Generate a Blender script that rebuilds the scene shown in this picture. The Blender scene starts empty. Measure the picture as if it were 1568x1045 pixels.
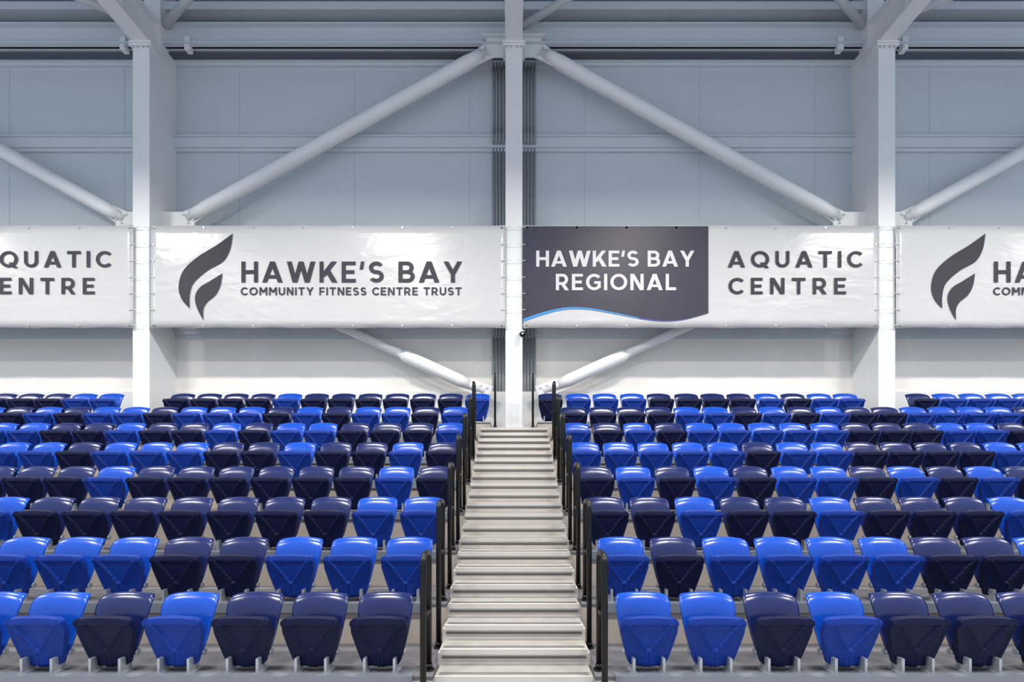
import bpy, bmesh, math, random
from mathutils import Vector, Matrix
random.seed(4)
scene = bpy.context.scene
scene.view_settings.view_transform = 'Standard'
scene.view_settings.look = 'None'

F = 830.0; CX = 787.0; HY = 732.0; W0 = 1568.0
DECK = 0.35            # first tier height above deck
CAMZ = DECK + 1.47
def px_to_world(px, py, Z):     # image pixel coordinates at chosen depth Z -> world metres
    return Vector(((px-CX)*Z/F, Z, CAMZ+(HY-py)*Z/F))

# ---------------------------------------------------------------- materials
def mat(name, col, rough=0.5, metal=0.0, noise=0.0, nscale=8.0, bump=0.0, bscale=40.0, spec=0.5, emis=None, estr=0, coat=0):
    m = bpy.data.materials.new(name); m.use_nodes = True
    nt = m.node_tree; b = nt.nodes['Principled BSDF']
    b.inputs['Base Color'].default_value = (*col, 1)
    b.inputs['Roughness'].default_value = rough
    b.inputs['Metallic'].default_value = metal
    b.inputs['Specular IOR Level'].default_value = spec
    b.inputs['Coat Weight'].default_value = coat
    tc = nt.nodes.new('ShaderNodeTexCoord')
    if noise > 0:
        n = nt.nodes.new('ShaderNodeTexNoise'); n.inputs['Scale'].default_value = nscale
        n.inputs['Detail'].default_value = 5
        r = nt.nodes.new('ShaderNodeValToRGB')
        r.color_ramp.elements[0].position = 0.3; r.color_ramp.elements[1].position = 0.7
        r.color_ramp.elements[0].color = (*[c*(1-noise) for c in col], 1)
        r.color_ramp.elements[1].color = (*[min(1, c*(1+noise)) for c in col], 1)
        nt.links.new(tc.outputs['Object'], n.inputs['Vector'])
        nt.links.new(n.outputs['Fac'], r.inputs['Fac'])
        nt.links.new(r.outputs['Color'], b.inputs['Base Color'])
    if bump > 0:
        n2 = nt.nodes.new('ShaderNodeTexNoise'); n2.inputs['Scale'].default_value = bscale
        bp = nt.nodes.new('ShaderNodeBump'); bp.inputs['Strength'].default_value = bump
        bp.inputs['Distance'].default_value = 0.02
        nt.links.new(tc.outputs['Object'], n2.inputs['Vector'])
        nt.links.new(n2.outputs['Fac'], bp.inputs['Height'])
        nt.links.new(bp.outputs['Normal'], b.inputs['Normal'])
    if emis:
        b.inputs['Emission Color'].default_value = (*emis, 1)
        b.inputs['Emission Strength'].default_value = estr
    return m

def s2l(r, g, b):
    f = lambda c: (c/255/12.92) if c/255 <= .04045 else ((c/255+.055)/1.055)**2.4
    return (f(r), f(g), f(b))

M_wall_hi = mat('wall_panel_painted_cool_light', s2l(196, 203, 208), .45, noise=.015, nscale=.6)  # cool, dim ambient light of the upper wall painted into the panel colour
M_wall_lo = mat('wall_panel_painted_warm_light', s2l(238, 233, 227), .5, noise=.015, nscale=.8)  # bright warm light below the banners painted into the wall colour
M_steel   = mat('painted_steel_white', s2l(231, 231, 231), .38, noise=.015, nscale=3)
M_steelB  = mat('painted_steel_bluegrey', s2l(203, 209, 214), .45, noise=.02, nscale=2)
M_joint   = mat('panel_joint', s2l(174, 182, 190), .6)
M_dark    = mat('shadow_gap_black', s2l(85, 92, 102), .7)
M_conduit = mat('conduit_grey', s2l(150, 155, 160), .45)
M_roof    = mat('roof_deck_blue', s2l(150, 166, 186), .6, noise=.04, nscale=1)
M_conc    = mat('concrete_grey', s2l(92, 92, 97), .8, noise=.18, nscale=5, bump=.2)
M_deck    = mat('pool_deck_tile', s2l(165, 165, 165), .6, noise=.06, nscale=4)
M_riser   = mat('riser_cream', s2l(180, 170, 159), .6, noise=.05, nscale=4)
M_edge    = mat('tier_edge_grey', s2l(118, 124, 134), .55, noise=.05, nscale=10)
M_tread   = mat('stair_tread_aluminium', s2l(152, 148, 143), .7, noise=.05, nscale=9, spec=.3)
M_sriser  = mat('stair_riser', s2l(206, 199, 191), .7, noise=.05, nscale=7, spec=.3)
M_nose    = mat('stair_nosing', s2l(204, 199, 192), .7, spec=.3)
M_grip    = mat('stair_grip_strip', s2l(105, 103, 101), .8)
M_black   = mat('black_powdercoat', s2l(8, 8, 10), .32, noise=.1, nscale=20, spec=.35)
M_blue    = mat('seat_plastic_blue', s2l(12, 72, 180), .22, noise=.03, nscale=6, bump=.02, bscale=90)
M_navy    = mat('seat_plastic_navy', s2l(21, 33, 86), .22, noise=.05, nscale=6, bump=.02, bscale=90)
M_blueU   = mat('seat_underside_blue_shaded', s2l(7, 48, 136), .5, noise=.05, nscale=9, bump=.1, bscale=140, spec=.25)  # blue seat plastic, darkened to paint shade onto the folded pan
M_navyU   = mat('seat_underside_navy_shaded', s2l(8, 15, 52), .5, noise=.05, nscale=9, bump=.1, bscale=140, spec=.2)  # navy seat plastic, shade of the folded pan put into the colour
M_brkt    = mat('seat_bracket_silver', s2l(175, 180, 186), .35, metal=.5)
M_ink     = mat('banner_ink_charcoal', s2l(58, 56, 64), .55, noise=.03, nscale=3, spec=.25)
M_inkd    = mat('banner_print_slate', s2l(60, 57, 70), .42, noise=.05, nscale=2, spec=.3)
M_white   = mat('banner_print_white', s2l(208, 206, 206), .5)
M_cyan    = mat('banner_print_blue', s2l(50, 140, 205), .5)
M_purple  = mat('banner_print_indigo', s2l(60, 72, 160), .5)
M_rope    = mat('tie_cord_white', s2l(225, 225, 225), .6)
M_lens    = mat('lamp_lens', (1, 1, 1), .5, emis=(1, .98, .95), estr=6)

# banner vinyl with wrinkles
def banner_mat():
    m = bpy.data.materials.new('banner_vinyl'); m.use_nodes = True
    nt = m.node_tree; b = nt.nodes['Principled BSDF']
    b.inputs['Base Color'].default_value = (*s2l(200, 198, 197), 1)
    b.inputs['Roughness'].default_value = .25
    tc = nt.nodes.new('ShaderNodeTexCoord'); mp = nt.nodes.new('ShaderNodeMapping')
    mp.inputs['Scale'].default_value = (1, 1, 2.2); mp.inputs['Rotation'].default_value = (0, .4, 0)
    n = nt.nodes.new('ShaderNodeTexNoise'); n.inputs['Scale'].default_value = 1.3
    n.inputs['Detail'].default_value = 2; n.inputs['Distortion'].default_value = 1.2
    bp = nt.nodes.new('ShaderNodeBump'); bp.inputs['Strength'].default_value = .12; bp.inputs['Distance'].default_value = .1
    nt.links.new(tc.outputs['Object'], mp.inputs['Vector']); nt.links.new(mp.outputs['Vector'], n.inputs['Vector'])
    nt.links.new(n.outputs['Fac'], bp.inputs['Height']); nt.links.new(bp.outputs['Normal'], b.inputs['Normal'])
    return m
M_vinyl = banner_mat()

# ---------------------------------------------------------------- mesh builder
class MB:
    def __init__(s): s.v = []; s.f = []; s.mi = []; s.mats = []; s.sm = []
    def m(s, mt):
        if mt not in s.mats: s.mats.append(mt)
        return s.mats.index(mt)
    def face(s, idx, mt, smooth=False):
        s.f.append(idx); s.mi.append(s.m(mt)); s.sm.append(smooth)
    def poly(s, pts, mt):
        b = len(s.v); s.v += [tuple(p) for p in pts]; s.face(list(range(b, b+len(pts))), mt)
    def box(s, x0, x1, y0, y1, z0, z1, mt):
        b = len(s.v)
        s.v += [(x0,y0,z0),(x1,y0,z0),(x1,y1,z0),(x0,y1,z0),(x0,y0,z1),(x1,y0,z1),(x1,y1,z1),(x0,y1,z1)]
        for q in [(0,3,2,1),(4,5,6,7),(0,1,5,4),(1,2,6,5),(2,3,7,6),(3,0,4,7)]:
            s.face([b+i for i in q], mt)
    def tube(s, pts, r, mt, n=12, rads=None):
        pts = [Vector(p) for p in pts]; rings = []
        up = None
        for i, p in enumerate(pts):
            if i == 0: d = pts[1]-pts[0]
            elif i == len(pts)-1: d = pts[-1]-pts[-2]
            else: d = (pts[i+1]-pts[i]).normalized()+(pts[i]-pts[i-1]).normalized()
            d.normalize()
            if up is None:
                a = Vector((0,0,1)) if abs(d.z) < .9 else Vector((1,0,0))
                up = d.cross(a).normalized()
            up = (up-d*up.dot(d)).normalized()
            w = d.cross(up); rr = rads[i] if rads else r
            b = len(s.v)
            for k in range(n):
                t = 2*math.pi*k/n
                s.v.append(tuple(p+(up*math.cos(t)+w*math.sin(t))*rr))
            rings.append(b)
        for a, b in zip(rings, rings[1:]):
            for k in range(n):
                s.face([a+k, a+(k+1)%n, b+(k+1)%n, b+k], mt, True)
        s.face([rings[0]+k for k in range(n)][::-1], mt); s.face([rings[-1]+k for k in range(n)], mt)
    def shell(s, grid, off, mt, mtb=None):
        mtb = mtb or mt
        R = len(grid); C = len(grid[0]); b = len(s.v)
        for row in grid: s.v += [tuple(p) for p in row]
        b2 = len(s.v)
        for row in grid: s.v += [tuple(Vector(p)+Vector(off)) for p in row]
        for i in range(R-1):
            for j in range(C-1):
                a = i*C+j
                s.face([b+a, b+a+1, b+a+C+1, b+a+C], mt, True)
                s.face([b2+a, b2+a+C, b2+a+C+1, b2+a+1], mtb, True)
        per = [j for j in range(C)]+[i*C+C-1 for i in range(1, R)]+[(R-1)*C+j for j in range(C-2, -1, -1)]+[i*C for i in range(R-2, 0, -1)]
        for k in range(len(per)):
            p, q = per[k], per[(k+1)%len(per)]
            s.face([b+p, b2+p, b2+q, b+q], mt, False)
    def mesh(s, name):
        me = bpy.data.meshes.new(name); me.from_pydata(s.v, [], s.f)
        for mt in s.mats: me.materials.append(mt)
        me.polygons.foreach_set('material_index', s.mi)
        me.polygons.foreach_set('use_smooth', s.sm)
        me.update(); return me
    def obj(s, name, parent=None, bevel=0, loc=(0,0,0)):
        o = bpy.data.objects.new(name, s.mesh(name)); o.location = loc
        scene.collection.objects.link(o)
        if parent: o.parent = parent
        if bevel:
            md = o.modifiers.new('bevel', 'BEVEL'); md.width = bevel; md.segments = 2; md.limit_method = 'ANGLE'
        return o
def empty(name, loc=(0,0,0)):
    e = bpy.data.objects.new(name, None); e.location = loc; e.empty_display_size = .2
    scene.collection.objects.link(e); return e

# ---------------------------------------------------------------- constants
D = 0.8; RISE = 0.35; Y0 = 4.0; NR = 8
WALL = 10.7; COLF = 9.9; BAY = 571*COLF/F; XE = 14.5
def H(py, Z): return CAMZ+(HY-py)*Z/F

# ---------------------------------------------------------------- shell
b = MB(); b.box(-XE, XE, -4, WALL+.3, -.2, 0, M_deck); b.obj('floor')
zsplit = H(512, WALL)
CEIL = H(4, WALL)
b = MB()
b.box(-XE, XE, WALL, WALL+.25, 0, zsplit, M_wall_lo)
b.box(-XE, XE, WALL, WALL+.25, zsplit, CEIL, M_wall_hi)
x = -XE
while x < XE:
    b.box(x, x+.008, WALL-.003, WALL, zsplit, CEIL-.1, M_joint); x += 2.27
b.obj('wall_back')
b = MB(); b.box(-XE, XE, -4, WALL+.25, CEIL, CEIL+.2, M_roof)
b.obj('ceiling')

# wall girts
for i, (ya, yb, mt) in enumerate([(208, 230, M_steelB), (76, 98, M_steelB), (503, 517, M_steelB)]):
    b = MB(); z1, z0 = H(ya, WALL-.1), H(yb, WALL-.1)
    b.box(-XE, XE, WALL-.1, WALL-.02, z0+.06, z1, mt)
    b.box(-XE, XE, WALL-.14, WALL, z1-.03, z1, mt)
    b.box(-XE, XE, WALL-.06, WALL, z0, z0+.06, mt)
    b.obj('trim_%d' % (i+1))
b = MB(); b.box(-XE, XE, WALL-.08, WALL, DECK+2.33, H(601, WALL), M_steel); b.obj('baseboard_back')

# eave beam
b = MB()
z0, z1 = H(72, 10.35), H(40, 10.35)
b.box(-XE, XE, 10.35, 10.39, z0, z1, M_steelB)
b.box(-XE, XE, 10.25, 10.55, z1-.03, z1, M_steelB)
b.box(-XE, XE, 10.25, 10.55, z0, z0+.03, M_steelB)
b.box(-XE, XE, 10.45, WALL, z0-.05, z0-.01, M_dark)
b.box(-XE, XE, 10.3, 10.55, H(14, 10.3), H(14, 10.3)+.15, M_steelB)
for c in (-2, 0, 2):          # bolted cleats under the beam
    for s in (-1, 1):
        xk = c*BAY+s*6.2
        b.box(xk-.05, xk+.05, 10.27, 10.4, z0-.10, z0+.14, M_steel)
        b.tube([(xk, 10.25, z0-.05), (xk, 10.42, z0-.05)], .04, M_steel, 10)
b.obj('eave_beam')

# ---------------------------------------------------------------- columns
cw = 13*COLF/F
ztop = H(66, COLF)
for k in range(-2, 3):
    xc = k*BAY; b = MB()
    base = DECK+(2.333 if k == 0 else 2.45)
    b.box(xc-cw, xc+cw, COLF, COLF+.3, base, ztop, M_steel)
    b.box(xc-cw, xc+cw, COLF+.3, WALL, base, CEIL, M_steel)
    b.box(xc-cw-.05, xc+cw+.05, COLF-.04, COLF+.34, ztop-.06, ztop-.02, M_steel)
    b.box(xc-cw-.05, xc+cw+.05, COLF-.04, COLF+.34, ztop-.01, ztop+.03, M_steel)
    for dx in (-.13, -.05, .05, .13):
        b.tube([(xc+dx, COLF-.02, ztop-.1), (xc+dx, COLF-.02, ztop+.06)], .012, M_joint, 6)
    b.box(xc-cw-.08, xc+cw+.08, COLF-.06, COLF+.35, base, base+.03, M_steel)
    b.obj('steel_column', bevel=.006)
# roof rafters running over the stand
for k in range(-2, 3):
    xc = k*BAY; b = MB()
    z0 = ztop+.03
    b.box(xc-cw, xc+cw, -3.5, COLF+.3, z0, z0+.03, M_steel)
    b.box(xc-cw, xc+cw, -3.5, COLF+.3, z0+.55, z0+.58, M_steel)
    b.box(xc-.05, xc+.05, -3.5, COLF+.3, z0+.03, z0+.55, M_steel)
    for yy in (9.2, 8.0, 6.5, 5, 3.5):
        b.box(xc-cw, xc+cw, yy, yy+.02, z0+.03, z0+.55, M_steel)
    b.obj('roof_rafter')
# roof tie braces
for k in range(-2, 3):
    for s in (-1, 1):
        if k == 0 and s == -1: continue
        b = MB(); p = Vector((k*BAY+s*.2, 10.3, H(38, 10.3)))
        q = p+Vector((s*.75, -.56, 0))*3.2
        b.tube([p, q], .07, M_steel, 12); b.obj('roof_tie_brace')

# ---------------------------------------------------------------- diagonal tube braces
def brace(name, p, q, r=.125, sleeve=None):
    b = MB(); p = Vector(p); q = Vector(q); d = (q-p).normalized()
    L = (q-p).length
    n = [0, .12, .13, .3, .42, L-.42, L-.3, L-.13, L-.12, L]
    rr = [r*.55, r*.55, r*.9, r*.9, r, r, r*.9, r*.9, r*.55, r*.55]
    b.tube([p+d*t for t in n], r, M_steel, 20, rr)
    if sleeve:
        n = [L-sleeve-.08, L-sleeve, L-sleeve+.02, L-.5, L-.3]
        rs = r*1.45
        b.tube([p+d*t for t in n], r, M_steel, 20, [r, rs*.93, rs, rs, r])
    for e, s in ((p, 1), (q, -1)):
        nrm = Vector((-d.z, 0, d.x))
        c0 = e-d*s*.12; c1 = e+d*s*.3
        for yy in (-.012, .012):
            pts = [c0+nrm*.16, c0-nrm*.16, c1-nrm*.12, c1+nrm*.12]
            b.poly([pt+Vector((0, yy, 0)) for pt in pts], M_steel)
        for t in (-.02, .1):
            for w in (-.09, .09):
                c = e+d*s*t+nrm*w
                b.tube([c+Vector((0, -.04, 0)), c+Vector((0, .04, 0))], .022, M_steelB, 6)
    return b.obj(name)
YB = 10.3
for c in (-2, 0, 2):
    for s in (-1, 1):
        if abs(c+s) > 2: continue
        pa = px_to_world(CX+s*42, 80, YB); pb = px_to_world(CX+s*500, 335, YB)
        pc = px_to_world(CX+s*520, 385, YB+.05); pd = px_to_world(CX+s*46, 600, YB+.05)
        off = Vector((c*BAY, 0, 0))
        brace('diagonal_brace', pa+off, pb+off, .13)
        brace('diagonal_brace', pc+off, pd+off, .085, sleeve=1.65)
# gusset plates
for c in range(-2, 3):
    b = MB()
    for s in (-1, 1):
        if c % 2 == 0:
            z0, z1 = H(92, YB), H(60, YB)
            b.box(*sorted((c*BAY+s*cw, c*BAY+s*.52)), YB-.015, YB+.015, z0+.05, z1, M_steel)
            b.box(*sorted((c*BAY+s*cw, c*BAY+s*.6)), YB-.1, YB+.1, z1, z1+.03, M_steel)
        else:
            z0, z1 = H(350, YB), H(325, YB)
            b.box(*sorted((c*BAY+s*cw, c*BAY+s*.75)), YB-.015, YB+.015, z0-.2, z1, M_steel)
    b.obj('gusset_plate')

# ---------------------------------------------------------------- conduits behind centre column
b = MB()
for s in (-1, 1):
    for i, dx in enumerate((.21, .275, .34, .405)):
        for (ya, yb) in ((88, 206), (222, 500), (512, 640)):
            b.tube([(s*dx, WALL-.045, H(ya, WALL)), (s*dx, WALL-.045, H(yb, WALL))], .024, M_conduit, 8)
    for py in (216, 506):
        z = H(py, WALL)
        for dx in (.21, .275, .34, .405):
            b.tube([(s*dx, WALL-.045, z+.14), (s*dx, WALL-.17, z+.1), (s*dx, WALL-.17, z-.1), (s*dx, WALL-.045, z-.14)], .024, M_conduit, 8)
b.obj('electrical_conduit_bundle')

# ---------------------------------------------------------------- seating tiers
for s in (-1, 1):
    b = MB()
    for r in range(NR):
        y0 = Y0+r*D; y1 = WALL-.085 if r == NR-1 else y0+D
        z = DECK+r*RISE
        xin = .6 if r < NR-1 else .42
        xa, xb = sorted((s*xin, s*XE))
        b.box(xa, xb, y0, y1, 0, z-.03, M_riser)
        b.box(xa, xb, y0, y1, z-.03, z, M_conc)
        xa, xb = sorted((s*.75, s*XE))
        b.box(xa, xb, y0-.03, y0+.05, z-.07, z+.012, M_edge)
    b.obj('seating_tier')
# stair flight
b = MB(); SR = RISE/3; SD = D/3; SW = .58
for k in range(-2, 21):
    y0 = Y0+k*SD; z = DECK+k*SR
    y1 = WALL-.085 if k == 20 else y0+SD
    b.box(-.6, .6, y0+.02, min(y1+.02, 9.58), 0, z-.035, M_sriser)
    if k == 20: b.box(-.42, .42, 9.58, WALL-.085, 0, z-.035, M_sriser); b.box(-.42, .42, 9.58, COLF-.08, z-.035, z, M_tread)
    ye = min(y1+.02, 9.58)
    b.box(-SW, SW, y0+.012, ye, z-.035, z, M_tread)
    b.box(-SW, SW, y0-.006, y0+.012, z-.04, z+.003, M_nose)
    for g in (.05, .075):
        b.box(-SW+.02, SW-.02, y0+g, y0+g+.01, z, z+.003, M_grip)
    b.box(-SW+.01, SW-.01, y0+.014, y0+.02, z-.075, z-.062, M_grip)
b.obj('aisle_stairs')

# ---------------------------------------------------------------- handrails
def loop(name, x, y0, z0, y1, z1, zt, r=.0205):
    b = MB(); R = .07; pts = [(x, y0, z0), (x, y0, zt-R)]
    for a in range(1, 7):
        t = math.pi/2*a/6; pts.append((x, y0+R-R*math.cos(t), zt-R+R*math.sin(t)))
    for a in range(0, 6):
        t = math.pi/2*a/6; pts.append((x, y1-R+R*math.sin(t), zt-R+R*math.cos(t)))
    pts += [(x, y1, zt-R), (x, y1, z1)]
    b.tube(pts, r, M_black, 14)
    for yy, zz in ((y0, z0), (y1, z1)):
        b.tube([(x, yy, zz), (x, yy, zz+.012)], .045, M_black, 16)
        b.tube([(x, yy, zz+.012), (x, yy, zz+.05)], .028, M_black, 14)
    b.tube([(x, y0, zt-.45), (x, y1, zt-.45)], r*.8, M_black, 10)
    b.obj(name)
for s in (-1, 1):
    for k in range(0, 7):
        zt = DECK+k*RISE+.91; yf = Y0+k*D
        lvl = DECK+(k-1)*RISE if k else 0
        loop('aisle_handrail', s*.65, yf-.12, lvl, yf+.14, DECK+k*RISE, zt, .0225)
    loop('aisle_handrail', s*.33, 9.42, DECK+2.333, 9.56, DECK+2.333, H(572, 9.45), .017)

# ---------------------------------------------------------------- seats
def cr(P, t):
    n = len(P)-1; i = min(int(t*n), n-1); u = t*n-i
    g = lambda j: P[max(0, min(n, j))]
    out = []
    for a, b_, c, d in zip(g(i-1), g(i), g(i+1), g(i+2)):
        out.append(.5*((2*b_)+(-a+c)*u+(2*a-5*b_+4*c-d)*u*u+(-a+3*b_-3*c+d)*u**3))
    return out
def seat_mesh(name, mt, mu):
    b = MB()
    prof = [(-.03,.12,.155),(-.012,.22,.178),(.004,.33,.198),(.022,.43,.211),(.046,.50,.213),(.078,.545,.203),(.112,.562,.180),(.140,.556,.155)]
    grid = []
    R, C = 26, 19
    for i in range(R):
        y, z, w = cr(prof, i/(R-1)); row = []
        v = i/(R-1)
        for j in range(C):
            u = -1+2*j/(C-1)
            row.append((u*w, y-.022*(1-v)*u*u+.03*v*abs(u)**3, z-.022*v*abs(u)**2.5))
        grid.append(row)
    b.shell(grid, (0, .014, -.004), mt)
    # tipped-up seat pan (underside towards the pool)
    R, C = 44, 49; grid = []
    for i in range(R):
        v = i/(R-1); z = .035+.385*v
        if v < .12: w = .095+.05*math.sin(v/.12*math.pi/2)
        elif v < .72: w = .145+(.212-.145)*((v-.12)/.6)**.85
        else: w = .212
        if v > .93: w -= .022*((v-.93)/.07)**2
        row = []
        for j in range(C):
            u = -1+2*j/(C-1); x = u*w
            y = -.105-.085*v + .02*max(0, (v-.85)/.15)**2
            tri = .016+.135*max(0, (v-.36)/.5)
            ax = abs(x)
            if v < .88:
                fade = min(1, (.88-v)/.03)
                if ax > tri: y += .34*min(ax-tri, .075)*fade
                if abs(ax-tri) < .009: y -= .010*fade
                if tri > .02 and ax < tri-.009: y += .012*fade
            if ax > w-.014: y -= .010
            if v < .04: y += .02*(1-v/.04)
            zz = z+.012*(1-u*u)*((v-.9)/.1 if v > .9 else 0)
            row.append((x, y, zz))
        grid.append(row)
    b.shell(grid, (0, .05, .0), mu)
    b.tube([(-.165, -.02, .13), (.165, -.02, .13)], .018, mu, 10)
    # silver side brackets and feet
    for s in (-1, 1):
        x = s*.112
        b.box(x-.010, x+.010, -.15, -.03, 0, .115, M_brkt)
        b.box(x-.010, x+.010, -.05, .0, .10, .22, M_brkt)
        b.box(x-.026, x+.026, -.155, .0, 0, .008, M_brkt)
        b.tube([(s*.13, -.02, .13), (s*.17, -.02, .13)], .024, M_brkt, 12)
    return b.mesh(name)
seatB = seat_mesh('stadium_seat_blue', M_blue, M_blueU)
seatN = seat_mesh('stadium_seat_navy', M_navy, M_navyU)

rows = [
 # (row, side, first px (back), spacing px, colours)
 (0, -1, 592, 99.5, 'NNNBNBBNB'), (0, 1, 983, 97.5, 'BBNBNNNBN'),
 (1, -1, 628, 84,  'BBBNNBBBBN'), (1, 1, 949, 80, 'BNBBBBNNBB'),
 (2, -1, 650, 70.8,'BBNNNNNNNBNB'), (2, 1, 925, 68.7, 'NNBNNBNNNBNB'),
 (3, -1, 669, 61,  'NBNNNNNNBNNNB'), (3, 1, 909, 59.5, 'NBNBNBBNBNBNB'),
 (4, -1, 680, 54.8,'NBNNBNNBBBNBBN'), (4, 1, 893, 53, 'BBBBBNBBNNNNBB'),
 (5, -1, 692, 49,  'BNNNBBNBNNBNNBBNB'), (5, 1, 880, 47.6, 'BNBNBBBBBNNNBBNBB'),
 (6, -1, 698, 44.4,'BNBBNBNBBBNBBNBNBBN'), (6, 1, 877, 43.3, 'NNNNBBNBNBNNBBBBNBB'),
]
def place(r, x, c):
    me = seatB if c == 'B' else seatN
    o = bpy.data.objects.new('stadium_seat', me)
    o.location = (x, Y0+r*D+.2, DECK+r*RISE)
    o.rotation_euler = (0, 0, random.uniform(-.02, .02))
    scene.collection.objects.link(o)
for r, s, px, sp, cols in rows:
    Zb = 4.28+r*D
    x = (px-CX)*Zb/F; dx = sp*Zb/F*s
    i = 0
    while abs(x) < 11.2:
        c = cols[i] if i < len(cols) else random.choice('BN')
        place(r, x, c); x += dx; i += 1
Zb = 4.28+7*D
for px, c in [(732,'B'),(691,'N'),(650,'N'),(609,'N'),(568,'N'),(527,'N'),(486,'N'),(445,'B'),(404,'N'),(363,'N'),(322,'N'),(281,'N'),
              (172,'B'),(131,'B'),(90,'N'),(49,'N'),(8,'N'),(-33,'B'),(-74,'N'),
              (842,'N'),(884,'B'),(925,'B'),(967,'B'),(1008,'N'),(1050,'N'),(1090,'N'),(1130,'N'),(1172,'B'),(1213,'N'),(1253,'B'),(1293,'B'),
              (1404,'N'),(1445,'B'),(1486,'B'),(1527,'B'),(1568,'B'),(1609,'N'),(1650,'B')]:
    place(7, (px-CX)*Zb/F, c)

# ---------------------------------------------------------------- lettering
t = .2
def R_(x0,y0,x1,y1): return ('R',x0,y0,x1,y1)
def D_(x0,y0,x1,y1,w=.235): return ('D',x0,y0,x1,y1,w)
def A_(cx,cy,rx,ry,a0,a1): return ('A',cx,cy,rx,ry,a0,a1)
G = {
'H':(.80,[R_(0,0,t,1),R_(.6,0,.8,1),R_(t,.41,.6,.59)]),
'A':(.98,[D_(.115,0,.49,1),D_(.865,0,.49,1),R_(.24,.19,.74,.35)]),
'W':(1.36,[D_(.115,1,.39,0),D_(.39,0,.68,1),D_(.68,1,.97,0),D_(.97,0,1.245,1)]),
'K':(.86,[R_(0,0,t,1),D_(.14,.28,.70,1,.27),D_(.73,0,.38,.58,.27)]),
'E':(.68,[R_(0,0,t,1),R_(t,.83,.67,1),R_(t,.415,.61,.585),R_(t,0,.68,.17)]),
"'":(.22,[D_(.06,.62,.13,1,.17)]),
'S':(.72,[A_(.36,.705,.35,.295,28,270),A_(.36,.295,.36,.295,-150,90)]),
'B':(.78,[R_(0,0,t,1),R_(t,.83,.42,1),R_(t,.42,.45,.585),R_(t,0,.45,.17),A_(.42,.705,.31,.295,-90,90),A_(.45,.2925,.33,.2925,-90,90)]),
'Y':(.90,[D_(.12,1,.45,.40),D_(.78,1,.45,.40),R_(.35,0,.55,.45)]),
'C':(.86,[A_(.5,.5,.5,.5,42,318)]),
'O':(1.04,[A_(.52,.5,.52,.5,0,360)]),
'Q':(1.06,[A_(.52,.5,.52,.5,0,360),D_(.92,-.04,.62,.30,.24)]),
'M':(.98,[R_(0,0,t,1),R_(.78,0,.98,1),D_(.115,1,.49,.34,.24),D_(.865,1,.49,.34,.24)]),
'U':(.80,[R_(0,.38,t,1),R_(.6,.38,.8,1),A_(.4,.38,.4,.38,180,360)]),
'N':(.82,[R_(0,0,t,1),R_(.62,0,.82,1),D_(.12,1,.70,0,.24)]),
'I':(.2,[R_(0,0,t,1)]),
'T':(.78,[R_(0,.82,.78,1),R_(.29,0,.49,.82)]),
'F':(.66,[R_(0,0,t,1),R_(t,.83,.66,1),R_(t,.39,.60,.56)]),
'R':(.80,[R_(0,0,t,1),R_(t,.83,.42,1),R_(t,.32,.42,.49),A_(.42,.66,.33,.34,-90,90),D_(.68,0,.43,.36,.25)]),
'G':(.92,[A_(.5,.5,.5,.5,42,315),R_(.50,.39,.90,.55),R_(.71,.14,.90,.39)]),
'L':(.64,[R_(0,0,t,1),R_(t,0,.64,.18)]),
' ':(.30,[]),
}
def text(b, st, x0, x1, z0, z1, y, mt):
    h = z1-z0; nat = sum(G[c][0] for c in st)*h; gap = (x1-x0-nat)/(len(st)-1); sx = h
    if gap < .12*h or gap > .2*h:
        g0 = .12 if gap < .12*h else .2
        k = (x1-x0)/(nat+g0*h*(len(st)-1)); k = min(k, 1.08); sx = h*k
        gap = (x1-x0-nat*k)/(len(st)-1)
    x = x0; e = 0
    for c in st:
        w, prim = G[c]
        for p in prim:
            e += 1; yy = y-.0002*(e % 5)
            T = lambda u, v: (x+u*sx, yy, z0+v*h)
            if p[0] == 'R':
                b.poly([T(p[1],p[2]),T(p[3],p[2]),T(p[3],p[4]),T(p[1],p[4])], mt)
            elif p[0] == 'D':
                _, xa, ya, xb, yb, ww = p; k = ww/2
                q = [T(xa-k,ya),T(xa+k,ya),T(xb+k,yb),T(xb-k,yb)]
                if ya > yb: q = [T(xb-k,yb),T(xb+k,yb),T(xa+k,ya),T(xa-k,ya)]
                b.poly(q, mt)
            else:
                _, cx, cy, rx, ry, a0, a1 = p; n = max(10, int(abs(a1-a0)/9)); tt = .2; tv = .175
                for i in range(n):
                    s0 = math.radians(a0+(a1-a0)*i/n); s1 = math.radians(a0+(a1-a0)*(i+1)/n)
                    b.poly([T(cx+rx*math.cos(s0),cy+ry*math.sin(s0)),T(cx+rx*math.cos(s1),cy+ry*math.sin(s1)),
                            T(cx+(rx-tt)*math.cos(s1),cy+(ry-tv)*math.sin(s1)),T(cx+(rx-tt)*math.cos(s0),cy+(ry-tv)*math.sin(s0))], mt)
        x += w*sx+gap

# ---------------------------------------------------------------- banners
YBN = COLF-.05
def bx(px): return (px-CX)*YBN/F
def bz(py): return H(py, YBN)
def strip(b, A, B, y, mt):
    """ribbon between two sampled edges"""
    for i in range(len(A)-1):
        b.poly([(bx(A[i][0]), y, bz(A[i][1])), (bx(B[i][0]), y, bz(B[i][1])), (bx(B[i+1][0]), y, bz(B[i+1][1])), (bx(A[i+1][0]), y, bz(A[i+1][1]))], mt)
def samp(P, n=24): return [cr(P, i/n) for i in range(n+1)]

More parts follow.
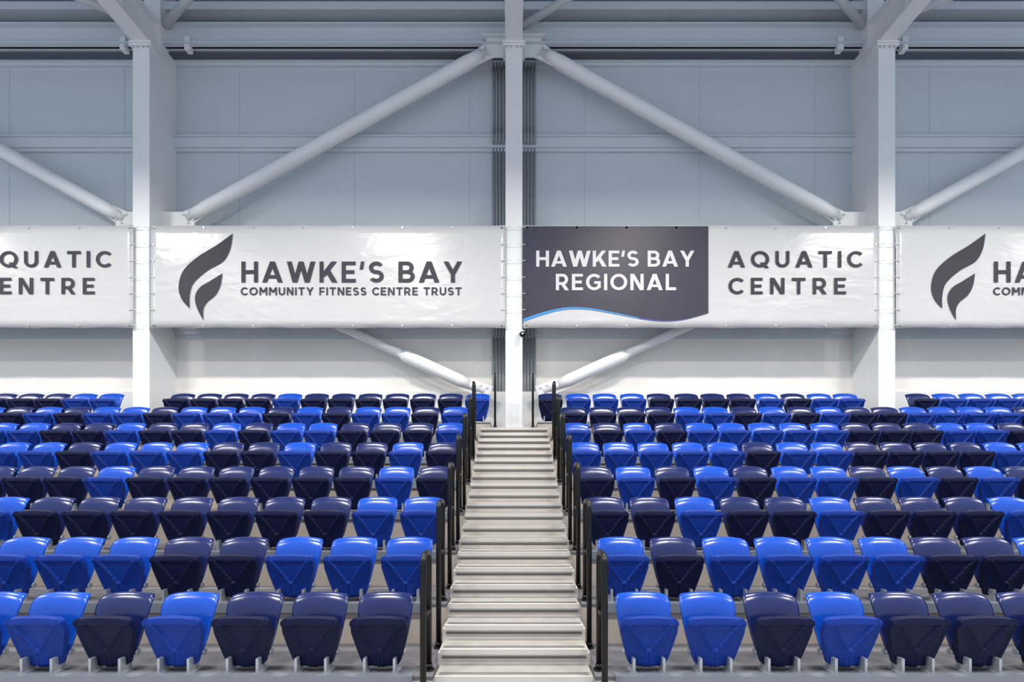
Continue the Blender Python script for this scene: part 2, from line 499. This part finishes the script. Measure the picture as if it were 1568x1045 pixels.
def sheet(x0, x1, root):
    b = MB(); n = 60; m = 12; grid = []
    for i in range(m+1):
        row = []
        for j in range(n+1):
            px = x0+(x1-x0)*j/n; v = i/m
            py = 345+158*v
            sag = 1.0*abs(math.sin(j/n*math.pi*7))
            py += sag*(1 if v == 0 else 0) - sag*(1 if v == 1 else 0)
            ed = 2*abs(v-.5)
            yy = YBN+.003*math.sin(j*.9)*ed**6
            row.append((bx(px), yy, bz(py)))
        grid.append(row)
    grid = grid[::-1]
    b.shell(grid, (0, .004, 0), M_vinyl)
    b.obj('vinyl_sheet', root)
    b = MB()   # eyelets and cord ties
    for j in range(0, 8):
        px = x0+6+(x1-x0-12)*j/7
        for py in (349, 499):
            c = Vector((bx(px), YBN-.006, bz(py)))
            b.tube([c, c+Vector((0, -.004, 0))], .02, M_brkt, 10)
    for py in (349, 375, 400, 425, 450, 475, 499):
        for xe, s in ((x0, -1), (x1, 1)):
            c = Vector((bx(xe-s*5), YBN-.006, bz(py)))
            b.tube([c, c+Vector((0, -.004, 0))], .018, M_brkt, 10)
            b.tube([c+Vector((0,-.006,0)), c+Vector((s*.17, -.01, .01))], .005, M_rope, 6)
    b.obj('eyelets_and_ties', root)
def logo_banner(shift, ps=0.0):
    root = empty('printed_banner', (shift, 0, 0))
    sheet(230, 774, root)
    b = MB(); y = YBN-.012
    text(b, "HAWKE'S BAY", bx(370), bx(708), bz(433), bz(401), y, M_ink)
    text(b, "COMMUNITY FITNESS CENTRE TRUST", bx(369), bx(707), bz(452.5), bz(440.5), y, M_ink)
    b.obj('lettering', root, loc=(ps, 0, 0))
    b = MB()
    A = samp([(357,358),(332,376),(303,394),(281,415),(274,440),(279,459),(291,473)])
    B = samp([(357,358),(353,382),(342,401),(318,415),(297,434),(291,453),(291,473)])
    strip(b, A, B, y, M_ink)
    A = samp([(341,419),(322,431),(306,441),(299,456),(303,474),(312,491)])
    B = samp([(341,419),(338,438),(330,453),(318,463),(312,474),(312,491)])
    strip(b, A, B, y, M_ink)
    b.obj('flame_logo', root, loc=(ps, 0, 0))
def regional_banner(shift, ps=0.0):
    root = empty('printed_banner', (shift, 0, 0))
    sheet(801+ps*F/YBN, 1346, root)
    y = YBN-.010
    top = [(801,489),(830,479),(865,471.5),(900,472),(940,479),(985,488),(1020,491.5),(1050,489),(1084.5,480)]
    W = samp(top, 48)
    b = MB(); strip(b, [(p[0], 347) for p in W], W, y, M_inkd); b.obj('slate_panel', root, loc=(ps, 0, 0))
    L2 = samp([(801,493),(830,483),(865,474.5),(900,474.5),(940,481),(985,489.5),(1020,492.6),(1050,489.6),(1084.5,480)], 48)
    b = MB(); strip(b, W[:30], L2[:30], y-.001, M_cyan); strip(b, W[29:], L2[29:], y-.001, M_purple)
    b.obj('wave_stripe', root, loc=(ps, 0, 0))
    b = MB(); y2 = y-.004
    text(b, "HAWKE'S BAY", bx(821), bx(1063), bz(409), bz(384.5), y2, M_white)
    text(b, "REGIONAL", bx(851), bx(1035), bz(445), bz(420), y2, M_white)
    text(b, "AQUATIC", bx(1114), bx(1320), bz(410), bz(385), y2, M_ink)
    text(b, "CENTRE", bx(1115), bx(1295), bz(451), bz(426), y2, M_ink)
    b.obj('lettering', root, loc=(ps, 0, 0))
BB = BAY*YBN/COLF
logo_banner(0); regional_banner(0)
logo_banner(2*BB, .11); regional_banner(-2*BB, -.085)

# ---------------------------------------------------------------- security camera
b = MB(); c = px_to_world(800, 512, COLF-.14)
b.box(c.x-.06, c.x+.03, COLF-.12, COLF, c.z+.03, c.z+.08, M_steel)
n = 10
b.tube([c+Vector((0, .05*math.cos(math.pi*i/n)*-1, 0)) for i in range(n+1)], .05, M_black, 14, [max(.004, .055*math.sin(math.pi*i/n)) for i in range(n+1)])
b.tube([c+Vector((0, -.052, 0)), c+Vector((0, -.058, 0))], .02, M_brkt, 12)
b.obj('security_camera')

# ---------------------------------------------------------------- lights
def lamp(x, y, z, e, sx=1.3, sy=.35, spread=130):
    b = MB()
    b.box(-sx/2, sx/2, -sy/2, sy/2, .02, .14, M_steel)
    b.box(-sx/2+.02, sx/2-.02, -sy/2+.02, sy/2-.02, .012, .02, M_lens)
    for s in (-1, 1): b.tube([(s*sx*.4, 0, .14), (s*sx*.4, 0, CEIL-z-.001)], .008, M_steel, 6)
    o = b.obj('high_bay_light', loc=(x, y, z))
    l = bpy.data.lights.new('lamp_emitter', 'AREA'); l.shape = 'RECTANGLE'; l.size = sx; l.size_y = sy
    l.energy = e; l.color = (1, .955, .90); l.spread = math.radians(spread)
    lo = bpy.data.objects.new('lamp_emitter', l); lo.parent = o; lo.location = (0, 0, 0)
    scene.collection.objects.link(lo)
for x in (-14, -8.4, -2.8, 2.8, 8.4, 14):
    lamp(x, 6.0, 7.95, 285, spread=170)
for x in (-9, -3, 3, 9):
    lamp(x, 1.0, 9.0, 345, spread=150)

w = bpy.data.worlds.new('World'); scene.world = w; w.use_nodes = True
bg = w.node_tree.nodes['Background']; bg.inputs[0].default_value = (.77, .875, 1, 1); bg.inputs[1].default_value = .95

# ---------------------------------------------------------------- camera
cam = bpy.data.cameras.new('camera'); co = bpy.data.objects.new('camera', cam)
scene.collection.objects.link(co); co.location = (0, 0, CAMZ); co.rotation_euler = (math.pi/2, 0, 0)
cam.sensor_width = 36; cam.lens = 36*F/W0
cam.shift_x = -(CX-784)/W0; cam.shift_y = (HY-522.5)/W0
cam.clip_end = 100
scene.camera = co
